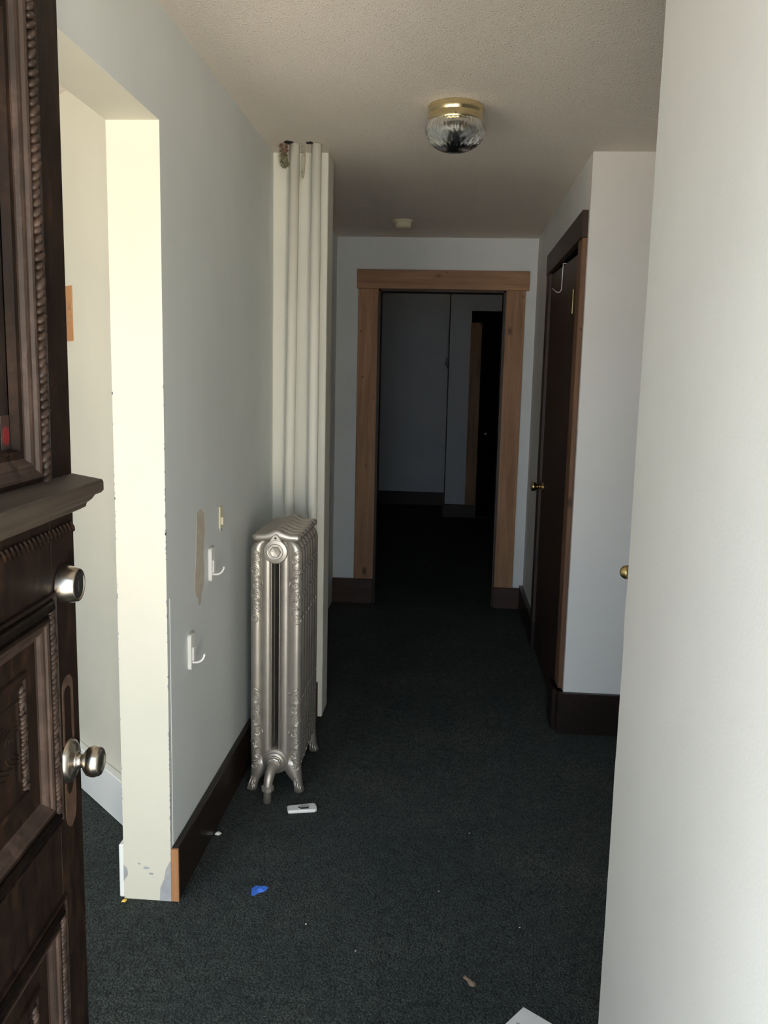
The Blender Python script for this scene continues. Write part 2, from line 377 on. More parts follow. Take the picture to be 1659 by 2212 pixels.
# ------------------------------------------------------------------ trim
def casing(name, label):
    e = empty(name); return struct(e, label, 'trim')
t = casing('trim_1', 'knotty stained pine door casing around the doorway at the end of the hall')
yc0, yc1 = YF-0.022, YF
o = box('casing_leg', -0.611, -0.4785, yc0, yc1, 0.168, 2.1115, M['pine_z'], t, 0.002)
o = box('casing_leg', 0.352, 0.474, yc0, yc1, 0.144, 2.1115, M['pine_z'], t, 0.002)
o = box('casing_head', -0.621, 0.496, yc0-0.004, yc1, 2.112, 2.233, M['pine_x'], t, 0.002)
bm = bmesh.new(); bx(bm, OX0-0.001, OX0+0.014, YF-0.004, YF+0.134, 0, OZ); bx(bm, OX1-0.014, OX1+0.001, YF-0.004, YF+0.134, 0, OZ); bx(bm, OX0, OX1, YF-0.004, YF+0.134, OZ-0.014, OZ+0.001)
obj('door_jamb', bm, M['jambdark'], t)
t = casing('trim_2', 'brown wooden casing around the dark door on the right wall')
box('casing_leg', XR-0.022, XR, 3.697, 3.805, 0.19, 2.112, M['brown_z'], t, 0.002)
box('casing_leg', XR-0.022, XR, 4.88, 4.985, 0.16, 2.112, M['jambdark'], t, 0.002)
box('casing_head', XR-0.026, XR, 3.700, 4.985, 2.113, 2.222, M['jambdark'], t, 0.002)
t = casing('trim_3', 'pine casing of the dark doorway in the far room')
box('casing_leg', 0.222, 0.343, 9.728, 9.75, 0.15, 2.175, M['pine_z'], t)
box('casing_head', 0.228, 1.25, 9.724, 9.75, 2.176, 2.30, M['blackwood'], t)
bm = bmesh.new(); bx(bm, 0.343, 0.360, 9.735, 9.9, 0, 2.176); bx(bm, 0.343, 1.15, 9.735, 9.9, 2.165, 2.178); obj('door_jamb', bm, M['blackwood'], t)

def board(name, pts, z1, mat, label, top=0.003):
    """pts: plan polygon"""
    bm = bmesh.new(); prism(bm, pts, 'z', 0, z1)
    return struct(obj(name, bm, mat, bevel=top), label, 'baseboard')
b1 = board('baseboard_left', [(XL, YE+0.006), (XL+0.022, YE+0.006), (XL+0.022, YC), (XL, YC)], 0.163, M['base_y'], 'dark brown baseboard along the left hall wall behind the radiator')
bm = bmesh.new(); bx(bm, XL+0.001, XL+0.0225, YE-0.0005, YE+0.0065, 0, 0.163)
obj('board_end', bm, M['rawwood'], b1)['label'] = 'raw orange cut end'
board('baseboard_chase', [(XL+0.022, YC-0.018), (-0.545, YC-0.018), (-0.545, YC), (XL+0.022, YC)], 0.166, M['base_x'], 'short brown baseboard on the boxed column behind the radiator')
board('baseboard_back_left', [(XL, YF-0.034), (-0.4785, YF-0.034), (-0.4785, YF), (XL, YF)], 0.167, M['base_x'], 'dark brown baseboard left of the pine framed doorway')
board('baseboard_back_right', [(0.346, YF-0.034), (XR-0.022, YF-0.034), (XR-0.022, YF), (0.346, YF)], 0.143, M['base_x'], 'brown baseboard block right of the pine framed doorway')
board('baseboard_right_far', [(XR-0.024, 4.882), (XR, 4.882), (XR, YF), (XR-0.024, YF)], 0.16, M['base_y'], 'dark baseboard beyond the dark door on the right wall')
b2 = board('baseboard_alcove', [(XR-0.026, YN-0.026), (1.6, YN-0.026), (1.6, YN), (XR, YN), (XR, 3.695), (XR-0.0225, 3.695), (XR-0.0225, 3.86), (XR-0.046, 3.86), (XR-0.046, 3.70), (XR-0.026, 3.69)], 0.185, M['base_y'], 'dark worn baseboard wrapping the corner beside the dark door')
board('baseboard_angled', [tuple(A0+nn*0.001), tuple(A0+nn*0.030), tuple(A1+nn*0.030), tuple(A1+nn*0.001)], 0.157, M['white'], 'white baseboard of the slanted side room wall')
board('baseboard_jamb', [(XL-0.14, YE+0.004), (XL-0.156, YE+0.004), (XL-0.156, 2.55), (XL-0.14, 2.55)], 0.165, M['white'], 'short white baseboard end behind the bright wall end')
board('baseboard_far_left', [(-2.2, 10.638), (-0.008, 10.638), (-0.008, 10.66), (-2.2, 10.66)], 0.165, M['base_x'], 'dark baseboard on the end wall of the far room')
board('baseboard_far_right', [(-0.03, 9.726), (0.35, 9.726), (0.35, 9.75), (-0.008, 9.75), (-0.008, 10.63), (-0.03, 10.63)], 0.15, M['base_x'], 'brown baseboard left of the dark far doorway')

# ------------------------------------------------------------------ window of the side room (lets daylight in)
w = struct(empty('window_1', ((WX0+WX1)/2, 0.22, WZ0)), 'white framed window of the side room', 'window')
bm = bmesh.new(); hw = (WX1-WX0)/2
bx(bm, -hw, -hw+0.05, -0.05, 0.05, 0, 1.75); bx(bm, hw-0.05, hw, -0.05, 0.05, 0, 1.75); bx(bm, -hw, hw, -0.05, 0.05, 0, 0.05); bx(bm, -hw, hw, -0.05, 0.05, 1.70, 1.75); bx(bm, -hw, hw, -0.03, 0.03, 0.85, 0.89); bx(bm, -0.03, 0.03, -0.05, 0.05, 0, 1.75)
obj('window_frame', bm, M['white'], w)

# ------------------------------------------------------------------ front door (opened inward, latch edge away from the lens)
TH = radians(3.5)
D = struct(empty('door_1', (-0.5605, 1.25, 0.0), TH), 'carved dark wood front door with a glass light standing open', 'door')
DW, DT = 0.90, 0.045
dw = M['doorwood']
def dpart(name, y0, y1, z0, z1, mat=dw, x0=-DT, x1=0.0, bev=0.0015): return box(name, x0, x1, y0, y1, z0, z1, mat, D, bev)
dpart('stile', -0.088, 0, 0.012, 2.10); dpart('stile', -DW, -DW+0.088, 0.012, 2.10)
dpart('rail', -DW+0.088, -0.088, 0.012, 0.204); dpart('rail', -DW+0.088, -0.088, 0.731, 0.856)
dpart('rail', -DW+0.088, -0.088, 1.201, 1.339); dpart('rail', -DW+0.088, -0.088, 2.026, 2.10)
def moulding(name, y0, y1, z0, z1, prof, mat, parent=D):
    """mitred frame of rectangles; prof = (inset, height) list, heights along the door normal"""
    bm = bmesh.new(); rings = []
    for d, h in prof:
        rings.append([(h, y0+d, z0+d), (h, y1-d, z0+d), (h, y1-d, z1-d), (h, y0+d, z1-d)])
    loft(bm, rings, cap=False)
    return obj(name, bm, mat, parent, fix=True)
def rope(name, y0, y1, z0, z1, d, pitch, r, h, tilt, mat, parent=D, sides='lrtb'):
    bm = bmesh.new()
    def lump(y, z, ang):
        q = random.uniform(0.75, 1.15); rot = Matrix.Rotation(ang+random.uniform(-0.25, 0.25), 3, 'X'); blob(bm, (h*random.uniform(0.6, 1.1), y+random.uniform(-.0008, .0008), z), (r*0.75*q, r*0.50, r*1.2*q), rot, 6, 4)
    n = int((z1-z0-2*d)/pitch)
    for i in range(n+1):
        z = z0+d+pitch*i
        if 'r' in sides: lump(y1-d, z, tilt)
        if 'l' in sides: lump(y0+d, z, -tilt)
    n = int((y1-y0-2*d)/pitch)
    for i in range(n+1):
        y = y0+d+pitch*i
        if 't' in sides: lump(y, z1-d, tilt)
        if 'b' in sides: lump(y, z0+d, tilt)
    o = obj(name, bm, mat, parent, smooth=True); o['kind'] = 'stuff'; return o
oy0, oy1 = -DW+0.084, -0.084
def panel(z0, z1, inner):
    moulding('bead_moulding', oy0, oy1, z0, z1, [(0.0, -0.001), (0.001, 0.005), (0.005, 0.006), (0.007, 0.001), (0.029, 0.001), (0.031, 0.006), (0.034, 0.007), (0.036, 0.006)], dw)
    moulding('sloped_moulding', oy0, oy1, z0, z1, [(0.036, 0.006), (0.040, 0.0045), (0.042, 0.002), (0.047, 0.001), (0.050, -0.001), (0.054, -0.005), (0.058, -0.006)], M['wornwood'])
    moulding('flat_field', oy0, oy1, z0, z1, [(0.058, -0.006), (0.085, -0.008)], dw)
    rope('carved_rope', oy0, oy1, z0, z1, 0.018, 0.0074, 0.0080, 0.003, radians(-62), M['wornwood'], sides='lr')
    bm = bmesh.new(); tube(bm, [(0.001, oy0+0.018, z1-0.018), (0.001, oy1-0.018, z1-0.018)], 0.0085, 8); tube(bm, [(0.001, oy0+0.018, z0+0.018), (0.001, oy1-0.018, z0+0.018)], 0.0085, 8); obj('half_round', bm, dw, D, smooth=True)['kind'] = 'stuff'
    d = 0.088
    moulding('inner_moulding', oy0+d-0.013, oy1-d+0.013, z0+d-0.013, z1-d+0.013, [(0.0, -0.009), (0.012, -0.008), (0.014, -0.003), (0.022, -0.003), (0.024, -0.006), (0.042, -0.006), (0.044, -0.004), (0.05, -0.008)], dw)
    rope('inner_rope', oy0+d, oy1-d, z0+d, z1-d, 0.020, 0.0062, 0.0064, -0.005, radians(-62), M['wornwood'], sides='lr')
    o = dpart('panel', oy0+d+0.03, oy1-d-0.03, z0+d+0.03, z1-d-0.03, dw, -0.03, -0.0065)
    # carved leaf work in the panel field
    bm = bmesh.new(); cy, cz = (oy0+oy1)/2, (z0+z1)/2; hw_, hh = (oy1-oy0)/2-0.13, (z1-z0)/2-0.125
    for sy in (-1, 1):
        for sz in (-1, 1):
            for k in range(5):
                c0 = Vector((0, cy+sy*hw_*(0.08+0.2*k), cz+sz*hh*0.15)); L_ = hh*0.8*(1-0.1*k)
                for q in range(3):
                    tube(bm, [c0+Vector((-0.0062, sy*(0.010*q+0.045*t*t), sz*L_*t*(1-0.16*q))) for t in [i/8 for i in range(9)]], [0.0005+0.0011*sin(pi*i/8) for i in range(9)], 5)
    o = obj('leaf_carving', bm, dw, D, smooth=True); o['kind'] = 'stuff'
panel(0.852, 1.205, True); panel(0.20, 0.735, True)
# glazed upper light
gz0, gz1 = 1.335, 2.030
moulding('bead_moulding', oy0, oy1, gz0, gz1, [(0.0, -0.001), (0.001, 0.005), (0.005, 0.006), (0.007, 0.001), (0.034, 0.001), (0.036, 0.006), (0.039, 0.007)], dw)
moulding('sloped_moulding', oy0, oy1, gz0, gz1, [(0.039, 0.007), (0.043, 0.0075), (0.046, 0.006), (0.049, 0.002), (0.053, 0.001), (0.055, 0.002), (0.059, 0.0), (0.063, -0.005), (0.066, -0.006)], M['wornwood'])
moulding('sash_strip', oy0, oy1, gz0, gz1, [(0.066, -0.006), (0.073, -0.0075), (0.0735, -0.006), (0.0765, -0.006), (0.078, -0.018)], dw)
rope('carved_beads', oy0, oy1, gz0, gz1, 0.0205, 0.0115, 0.0110, 0.004, radians(-50), M['wornwood'])
bm = bmesh.new(); bx(bm, -0.024, -0.019, oy0+0.070, oy1-0.070, gz0+0.025, gz1-0.070); obj('glass_pane', bm, M['glass'], D)
bm = bmesh.new(); yy0, yy1, zz0, zz1 = oy0+0.07, oy1-0.07, gz0+0.02, gz1-0.02
for a in ((-0.040, -0.024),):
    bx(bm, a[0], a[1], oy0, oy0+0.076, gz0, gz1); bx(bm, a[0], a[1], oy1-0.076, oy1, gz0, gz1); bx(bm, a[0], a[1], oy0, oy1, gz0, gz0+0.03); bx(bm, a[0], a[1], oy0, oy1, gz1-0.076, gz1)
obj('glazing_stop', bm, dw, D)
st = box('sticker', -0.0191, -0.0184, -0.186, -0.1625, 1.414, 1.458, M['redbrown'], D)
bm = bmesh.new(); lathe(bm, [(0.008, 0), (0.008, 0.0006)], (-0.0184, -0.174, 1.432), 'x', 14, rmod=lambda a, k: 1+0.5*abs(sin(a))); obj('red_mark', bm, M['red'], st)['label'] = 'red oval on brown sticker'
# ledge under the glass
bm = bmesh.new(); prof = [(0.0, 1.366), (0.046, 1.358), (0.048, 1.354), (0.048, 1.342), (0.044, 1.338), (0.036, 1.336), (0.030, 1.328), (0.022, 1.322), (0.020, 1.316), (0.008, 1.310), (0.0, 1.308)]
prism(bm, prof, 'y', -DW, 0.0)
obj('ledge', bm, M['dusty'], D, bevel=0.001)['label'] = 'dusty moulded ledge'
bm = bmesh.new()
for i in range(64):
    y = -0.012-0.0135*i; blob(bm, (0.002, y, 1.287), (0.0045, 0.0034, 0.012), Matrix.Rotation(radians(38), 3, 'X'), 6, 4)
o = obj('leaf_drop_carving', bm, dw, D, smooth=True); o['kind'] = 'stuff'
# lock scar, deadbolt and knob
def capsule(y, z0, z1, r):
    p = []
    for i in range(9): a = pi*i/8; p.append((y+r*cos(a), z1-r+r*sin(a)))
    for i in range(9): a = pi+pi*i/8; p.append((y+r*cos(a)*(0.9 if i in (3, 4, 5) else 1), z0+r+r*sin(a)*(1.5)))
    return p
bm = bmesh.new(); prism(bm, capsule(-0.046, 0.835, 1.066, 0.021), 'x', -0.001, 0.0009); obj('plate_scar', bm, M['scar'], D)['label'] = 'bare wood outline of a removed lock plate'
bm = bmesh.new(); prism(bm, capsule(-0.049, 0.885, 1.050, 0.0125), 'x', 0.0, 0.0013); obj('plate_stain', bm, dw, D)  # dark stained wood inside the scar outline
k = empty('deadbolt', (0, -0.056, 1.208)); k.parent = D; k['label'] = 'satin nickel deadbolt cylinder'
bm = bmesh.new(); lathe(bm, [(0.030, 0.0), (0.0305, 0.003), (0.0245, 0.026), (0.023, 0.028), (0.0215, 0.027), (0.021, 0.024)], (0, 0, 0), 'x', 32); obj('cylinder_cover', bm, M['nickel'], k, smooth=True, bevel=0.0006)
bm = bmesh.new(); lathe(bm, [(0.0195, 0.022), (0.019, 0.0265)], (0, 0, 0), 'x', 24); obj('lock_face', bm, M['darkmetal'], k)
bm = bmesh.new(); bx(bm, 0.0265, 0.027, -0.0015, 0.0015, -0.009, 0.006); obj('keyhole', bm, M['black'], k)
k = empty('door_knob', (0, -0.050, 0.932)); k.parent = D; k['label'] = 'satin nickel round door knob'
bm = bmesh.new(); lathe(bm, [(0.034, 0.0), (0.034, 0.002), (0.032, 0.004), (0.032, 0.006), (0.026, 0.010), (0.016, 0.012), (0.014, 0.015)], (0, 0, 0), 'x', 32); obj('rosette', bm, M['nickel'], k, smooth=True)
bm = bmesh.new(); lathe(bm, [(0.0150, 0.009), (0.0150, 0.014), (0.0125, 0.016), (0.0105, 0.020), (0.0105, 0.023), (0.016, 0.026), (0.0215, 0.031), (0.0235, 0.037), (0.0235, 0.042), (0.0220, 0.045), (0.0220, 0.047), (0.020, 0.050), (0.0155, 0.052), (0.0145, 0.0515), (0.014, 0.050), (0.006, 0.0495)], (0, 0, 0), 'x', 32); obj('knob', bm, M['nickel'], k, smooth=True)

# ------------------------------------------------------------------ dark flush door on the right wall
d2 = struct(empty('door_2', (XR-0.006, 4.88, 0)), 'dark brown flush door in the right wall beyond the corner', 'door')
bm = bmesh.new(); prism(bm, [(-1.073, 0.012), (-0.004, 0.012), (-0.004, 2.106), (-1.073, 2.072)], 'x', 0.0, 0.04)
obj('door_slab', bm, M['dark_door'], d2)
k = empty('door_knob', (0, -0.085, 0.955)); k.parent = d2; k['label'] = 'brass door knob'
bm = bmesh.new(); lathe(bm, [(0.030, 0.0), (0.029, 0.004), (0.020, 0.009), (0.011, 0.012)], (0, 0, 0), 'x', 24, sign=-1); obj('rosette', bm, M['brass'], k, smooth=True)
bm = bmesh.new(); lathe(bm, [(0.010, 0.010), (0.009, 0.026), (0.014, 0.032), (0.023, 0.044), (0.0265, 0.056), (0.024, 0.063), (0.012, 0.067), (0.004, 0.0675)], (0, 0, 0), 'x', 24, sign=-1); obj('knob', bm, M['brass'], k, smooth=True)
bm = bmesh.new(); lathe(bm, [(0.0028, 0), (0.0028, 0.105)], (-0.002, -0.899, 1.83), 'z', 8); obj('hinge_pin', bm, M['oldbrass'], d2)
bm = bmesh.new(); bx(bm, 0.003, 0.135, -1.083, 0.008, 2.108, 2.1165); bx(bm, 0.003, 0.135, -1.0785, -1.0735, 0, 2.11); bx(bm, 0.003, 0.135, -0.003, 0.003, 0, 2.11); obj('door_jamb', bm, M['blackwood'], d2)  # near-black lining, shade of the gap above the door put into its colour
box('gap_blackout', XR+0.055, XR+0.12, DY0-0.1, DY1+0.1, 0.0, DZ+0.1, M['black'], d2).location = (-(XR-0.006), -4.88, 0)  # unseen black box added behind the door to keep its gap dark

# far room dark door
d3 = struct(empty('door_3', (0.35, 9.80, 0)), 'nearly black door in the far room with a tiny bright knob', 'door')
box('door_slab', 0.004, 0.796, 0.0, 0.04, 0.01, 2.17, M['blackwood'], d3)
bm = bmesh.new(); lathe(bm, [(0.012, 0.0), (0.010, 0.03), (0.026, 0.045), (0.026, 0.058), (0.01, 0.066)], (0.078, 0, 0.955), 'y', 16, sign=-1); obj('door_knob', bm, M['nickel'], d3, smooth=True)

# white closet leaf standing behind the near wall end; only its brass fittings peep out
ly0 = Vector((0.452, 2.02)); ly1 = Vector((0.80, 2.95)); lu = (ly1-ly0).normalized(); ln = Vector((-lu.y, lu.x))
d4 = struct(empty('door_4', (ly0.x, ly0.y, 0), atan2(lu.y, lu.x)), 'white closet door leaf hidden behind the near wall end, brass knob showing', 'door')
box('door_slab', 0.0, 0.95, -0.025, 0.0, 0.012, 2.04, M['white'], d4)
bm = bmesh.new(); lathe(bm, [(0.006, 0.0), (0.006, 0.016), (0.0165, 0.021), (0.0172, 0.027), (0.014, 0.036), (0.008, 0.041), (0.003, 0.0425)], (0.040, 0, 1.072), 'y', 20); obj('closet_knob', bm, M['oldbrass'], d4, smooth=True)['label'] = 'old brass closet knob'
bm = bmesh.new(); tube(bm, [(0.02, 0, 1.765), (0.02, 0.012, 1.765), (0.02, 0.013, 1.764)], 0.0035, 8); obj('small_catch', bm, M['oldbrass'], d4)

# ------------------------------------------------------------------ radiator
RX, RY0, PITCHY = -0.594, 2.995, 0.0586
rad = tag(empty('radiator', (RX, RY0, 0)), 'silver painted ornate cast iron radiator standing by the left wall', 'radiator')
US = [0, .025, .032, .08, .16, .25, .34, .41, .45, .462, .475, .488, .50, .56, .65, .74, .82, .90, .96, 1.0]
DS = [.0272, .0272, .0140, .0178, .0210, .0222, .0208, .0175, .0140, .0126, .0142, .0126, .0138, .0165, .0195, .0205, .0195, .0160, .0100, .0020]
XI, XO = 0.0135, 0.0945
def depth_at(x):
    u = (x-XI)/(XO-XI); u = max(0, min(1, u))
    for a, b, da, db in zip(US, US[1:], DS, DS[1:]):
        if u <= b: return da + (db-da)*(u-a)/(b-a)
    return 0
def column(bm, s):
    rings = []
    for z, ins, sc in ((.075, .020, .45), (.085, .008, .80), (.10, .002, .97), (.13, 0, 1), (.50, 0, 1), (.895, 0, 1), (.915, .003, .98), (.930, .011, .88), (.939, .022, .70), (.944, .036, .45)):
        r = []
        for u, d in zip(US, DS): r.append((s*(XI + u*(XO-ins-XI)), -d*sc, z))
        for u, d in list(zip(US, DS))[-2::-1]: r.append((s*(XI + u*(XO-ins-XI)), d*sc, z))
        rings.append(r)
    loft(bm, rings)
def se(v): return math.copysign(abs(v)**0.6, v)
def section_mesh():
    bm = bmesh.new()
    for s in (-1, 1): column(bm, s)
    # top roll with the raised middle
    rings = []
    for i in range(29):
        x = -0.088 + 0.176*i/28; e = sqrt(1-((abs(x)-0.074)/0.016)**2) if abs(x) > 0.074 else 1
        h = math.exp(-(x/0.030)**2); zc = 0.9535 + 0.011*h; rz = (0.0135+0.007*h)*e; ry = (0.0205)*e
        rings.append([(x, ry*se(cos(2*pi*k/16)), zc + rz*se(sin(2*pi*k/16))) for k in range(16)])
    loft(bm, rings)
    lathe(bm, [(0.040, -0.024), (0.046, -0.012), (0.046, 0.012), (0.040, 0.024)], (0, 0, 0.904), 'y', 24)
    lathe(bm, [(0.048, -0.024), (0.052, -0.012), (0.052, 0.012), (0.048, 0.024)], (0, 0, 0.118), 'y', 24)
    lathe(bm, [(0.024, -0.031), (0.024, 0.031)], (0, 0, 0.900), 'y', 16)
    lathe(bm, [(0.030, -0.031), (0.030, 0.031)], (0, 0, 0.118), 'y', 16)
    return bm
def spiral(cx, cz, r0, turns, a0, dirn, n=26):
    return [(cx + r0*(1-0.86*i/(n-1))*cos(a0+dirn*2*pi*turns*i/(n-1)), cz + r0*(1-0.86*i/(n-1))*sin(a0+dirn*2*pi*turns*i/(n-1))) for i in range(n)]
def ornament_mesh(z0, z1, seed, side):
    bm = bmesh.new(); rnd = random.Random(seed)
    def stroke(pts, r, s):
        P = [(s*x, -depth_at(min(max(x, XI), XO-0.001)) - 0.0004, z) for x, z in pts if x < XO]
        if len(P) > 2: tube(bm, P, [r*(0.45+0.55*sin(pi*(i+0.5)/len(P))) for i in range(len(P))], 5)
    def bead(x, z, r, s):
        if x < XO-0.002: blob(bm, (s*x, -depth_at(x), z), (r, r, r), None, 6, 4)
    for s in (side,):
        z = z0 + 0.018; k = 0
        while z < z1-0.01:
            big = 0.0160 if k % 3 == 0 else 0.0125
            cx = 0.077 if k % 2 == 0 else 0.069
            dr = 1 if k % 2 else -1
            stroke(spiral(cx, z, big, 1.6, rnd.uniform(0, 6.28), dr), 0.0031, s)
            stroke([(cx + (big+0.004)*cos(a), z + (big+0.005)*sin(a)) for a in [pi*0.55 + dr*1.9*i/12 for i in range(13)]], 0.0029, s)
            # leaf fingers
            for q in range(4):
                zz = z + big + 0.003 + q*0.0052
                stroke([(0.0565 + 0.006*q*(k % 2) + 0.030*t_*t_, zz + 0.024*t_ - 0.004*q) for t_ in [i/7 for i in range(8)]], 0.0026, s)
            for q in range(5): bead(0.058 + 0.0010*q*(1 if k % 2 else 3), z - big*0.6 + q*0.0062, 0.0026, s)
            z += 2*big + 0.016; k += 1
    return bm
sec = bpy.data.meshes.new('radiator_section'); b_ = section_mesh(); bmesh.ops.recalc_face_normals(b_, faces=b_.faces); b_.to_mesh(sec); b_.free(); sec.materials.append(M['silver'])
for p in sec.polygons: p.use_smooth = True
orn = []
for z0, z1, sd, side in ((0.635, 0.900, 3, 1), (0.075, 0.375, 5, 1), (0.635, 0.900, 3, -1), (0.075, 0.375, 5, -1)):
    me = bpy.data.meshes.new('scroll_ornament'); b_ = ornament_mesh(z0, z1, sd, side); bmesh.ops.recalc_face_normals(b_, faces=b_.faces); b_.to_mesh(me); b_.free(); me.materials.append(M['silver'])
    for p in me.polygons: p.use_smooth = True
    orn.append(me)
for i in range(7):
    o = bpy.data.objects.new('section', sec); C.objects.link(o); o.parent = rad; o.location = (0, PITCHY*i, 0)
    m_ = o.modifiers.new('edge', 'EDGE_SPLIT'); m_.split_angle = radians(38)
    for me in orn:
        q = bpy.data.objects.new('scroll_ornament', me); C.objects.link(q); q.parent = o
    if i in (0, 6):
        for s in (-1, 1):
            bm = bmesh.new(); rings = []
            for z, cx, hw_, hd in ((.130, .056, .036, .018), (.100, .058, .036, .022), (.075, .063, .032, .023), (.055, .071, .026, .022), (.035, .080, .019, .020), (.018, .085, .017, .022), (.006, .088, .019, .024), (0.0, .088, .017, .022)):
                yo = -0.006*(1 if i == 0 else -1) if z < 0.03 else 0
                rings.append([(s*cx + hw_*cos(2*pi*k/12), yo + hd*sin(2*pi*k/12), z) for k in range(12)])
            loft(bm, rings)
            # toes and ribs
            for q in range(3): tube(bm, [(s*(0.080+0.003*q)+0.006*(q-1), -0.020-0.002*q, 0.055-0.012*q), (s*0.086+0.010*(q-1), -0.026, 0.028-0.004*q), (s*0.089+0.012*(q-1), -0.028, 0.006)], 0.004, 5)
            obj('leg', bm, M['silver'], o, smooth=True)
s0 = [c for c in rad.children if c.location.y < 0.001][0]
bm = bmesh.new(); lathe(bm, [(0.044, 0.0), (0.044, 0.004), (0.041, 0.008), (0.028, 0.010), (0.026, 0.008), (0.024, 0.008)], (0, -0.0235, 0.906), 'y', 32, sign=-1)
prism(bm, [(-0.030, 0.930), (0.030, 0.930), (0.010, 0.962), (0.005, 0.967), (-0.005, 0.967), (-0.010, 0.962)], 'y', -0.030, -0.02)
obj('hub_cap', bm, M['silver'], s0, smooth=False, bevel=0.0012)
bm = bmesh.new(); lathe(bm, [(0.021, 0.0), (0.021, 0.013), (0.018, 0.015), (0.004, 0.0135)], (0, -0.024, 0.906), 'y', 6, sign=-1); obj('hex_plug', bm, M['silver'], s0, bevel=0.001)
bm = bmesh.new(); lathe(bm, [(0.0045, 0), (0.0045, 0.0012)], (0, -0.0302, 0.955), 'y', 10, sign=-1); obj('vent_hole', bm, M['darkmetal'], s0)
for s in (-1, 1):
    bm = bmesh.new(); zz = 0.378 if s > 0 else 0.60
    if s > 0:
        lathe(bm, [(0.0065, 0), (0.006, 0.003), (0.003, 0.0035), (0.0028, 0.006), (0.001, 0.007)], (s*0.0520, -0.0145, zz), 'y', 14, sign=-1); obj('boss', bm, M['silver'], s0, smooth=True)
    else: bm.free()
v = empty('valve', (0, -0.024, 0.118)); v.parent = rad
bm = bmesh.new(); lathe(bm, [(0.047, 0.0), (0.046, 0.004), (0.036, 0.007), (0.036, 0.010), (0.034, 0.012), (0.026, 0.013), (0.026, 0.020)], (0, 0, 0), 'y', 28, sign=-1); obj('collar', bm, M['silver'], v, smooth=True, bevel=0.0008)
bm = bmesh.new(); lathe(bm, [(0.025, 0.018), (0.025, 0.032), (0.021, 0.034)], (0, 0, 0), 'y', 8, sign=-1); obj('union_nut', bm, M['silver'], v)
vz = -0.118
path = [(0, -0.020, 0), (-0.001, -0.050, -0.004), (-0.004, -0.072, -0.016), (-0.007, -0.084, -0.036), (-0.009, -0.088, -0.060), (-0.010, -0.089, -0.117)]
bm = bmesh.new(); tube(bm, path, [0.018, 0.0185, 0.0185, 0.017, 0.0145, 0.0145], 14); obj('elbow_pipe', bm, M['silver'], v, smooth=True)
bm = bmesh.new(); lathe(bm, [(0.016, 0.0), (0.023, 0.002), (0.023, 0.016), (0.016, 0.018)], (-0.009, -0.0885, -0.072), 'z', 8); obj('lower_nut', bm, M['silver'], v)

# ------------------------------------------------------------------ riser pipes and what is stuffed round them
def riser(x0, x1, label):
    bm = bmesh.new(); tube(bm, [(x1, 3.575, 0.0), (x1+(x0-x1)*0.5, 3.575, 1.2), (x0, 3.575, H-0.002)], 0.0205, 20)
    return tag(obj('riser_pipe', bm, M['cream'], smooth=True), label, 'pipe', 'white heating pipes by the boxed column')
riser(-0.644, -0.668, 'white painted heating pipe with insulation at its top, left of the pair')
riser(-0.556, -0.560, 'plain white painted heating pipe, right of the pair')
def wad(name, c, r, mats, label, cat, n=60, seed=1):
    """ragged tuft: many torn flakes and fibres"""
    bm = bmesh.new(); rnd = random.Random(seed)
    for i in range(n):
        p = Vector(c) + Vector((rnd.gauss(0, 0.5)*r[0], rnd.gauss(0, 0.5)*r[1], rnd.uniform(-1, 1)*r[2])); f0 = len(bm.faces)
        if i % 3:
            rr = rnd.uniform(0.003, 0.0075); rot = Matrix.Rotation(rnd.uniform(0, 6), 3, 'X') @ Matrix.Rotation(rnd.uniform(0, 6), 3, 'Z'); v0 = len(bm.verts)
            blob(bm, p, (rr, rr*0.5, rr*rnd.uniform(0.8, 1.6)), rot, 6, 4); bm.verts.ensure_lookup_table()
            for v in bm.verts[v0:]: v.co = p + (v.co-p)*rnd.uniform(0.45, 1.5)
        else:
            d = Vector((rnd.uniform(-1, 1), rnd.uniform(-1, 0.4), rnd.uniform(-1, 0.6))).normalized()*rnd.uniform(0.008, 0.018)
            tube(bm, [p, p+d*0.5+Vector((0, 0, rnd.uniform(-.004, .004))), p+d], 0.0008, 4)
        bm.faces.ensure_lookup_table()
        mi = 0 if p.z > c[2] + r[2]*rnd.uniform(-0.2, 0.5) else 1
        if rnd.random() < 0.15: mi = 2
        for f in bm.faces[f0:]: f.material_index = min(mi, len(mats)-1)
    return tag(obj(name, bm, mats), label, cat)
wad('insulation_wad', (-0.686, 3.575, 2.394), (0.014, 0.018, 0.042), [M['pink'], M['green'], M['tan']], 'ragged pink and green insulation wad stuffed beside the left pipe top', 'insulation', 260, 4)
bm = bmesh.new()
prism(bm, [(-0.616, 2.438), (-0.608, 2.428), (-0.604, 2.40), (-0.606, 2.35), (-0.608, 2.33), (-0.612, 2.318), (-0.615, 2.335), (-0.613, 2.36), (-0.611, 2.40)], 'y', 3.590, 3.597)
for i in range(9): blob(bm, (-0.612+random.uniform(-.005, .004), 3.590, 2.325+random.uniform(-0.012, 0.012)), (0.004, 0.003, 0.006), None, 5, 3)
tag(obj('insulation_strip', bm, M['tan']), 'torn tan strip hanging between the two white pipes', 'insulation')
for x, y, r in ((-0.664, 3.552, 0.019), (-0.580, 3.556, 0.014)):
    bm = bmesh.new(); prism(bm, [(x + r*1.0*cos(a)*random.uniform(0.7, 1.3), y + r*1.2*sin(a)*random.uniform(0.7, 1.3)) for a in [2*pi*i/10 for i in range(10)]], 'z', H-0.003, H+0.02)
    o = obj('ceiling_hole', bm, M['hole'], bpy.data.objects['ceiling']); o['label'] = 'dark ragged hole at the pipe'

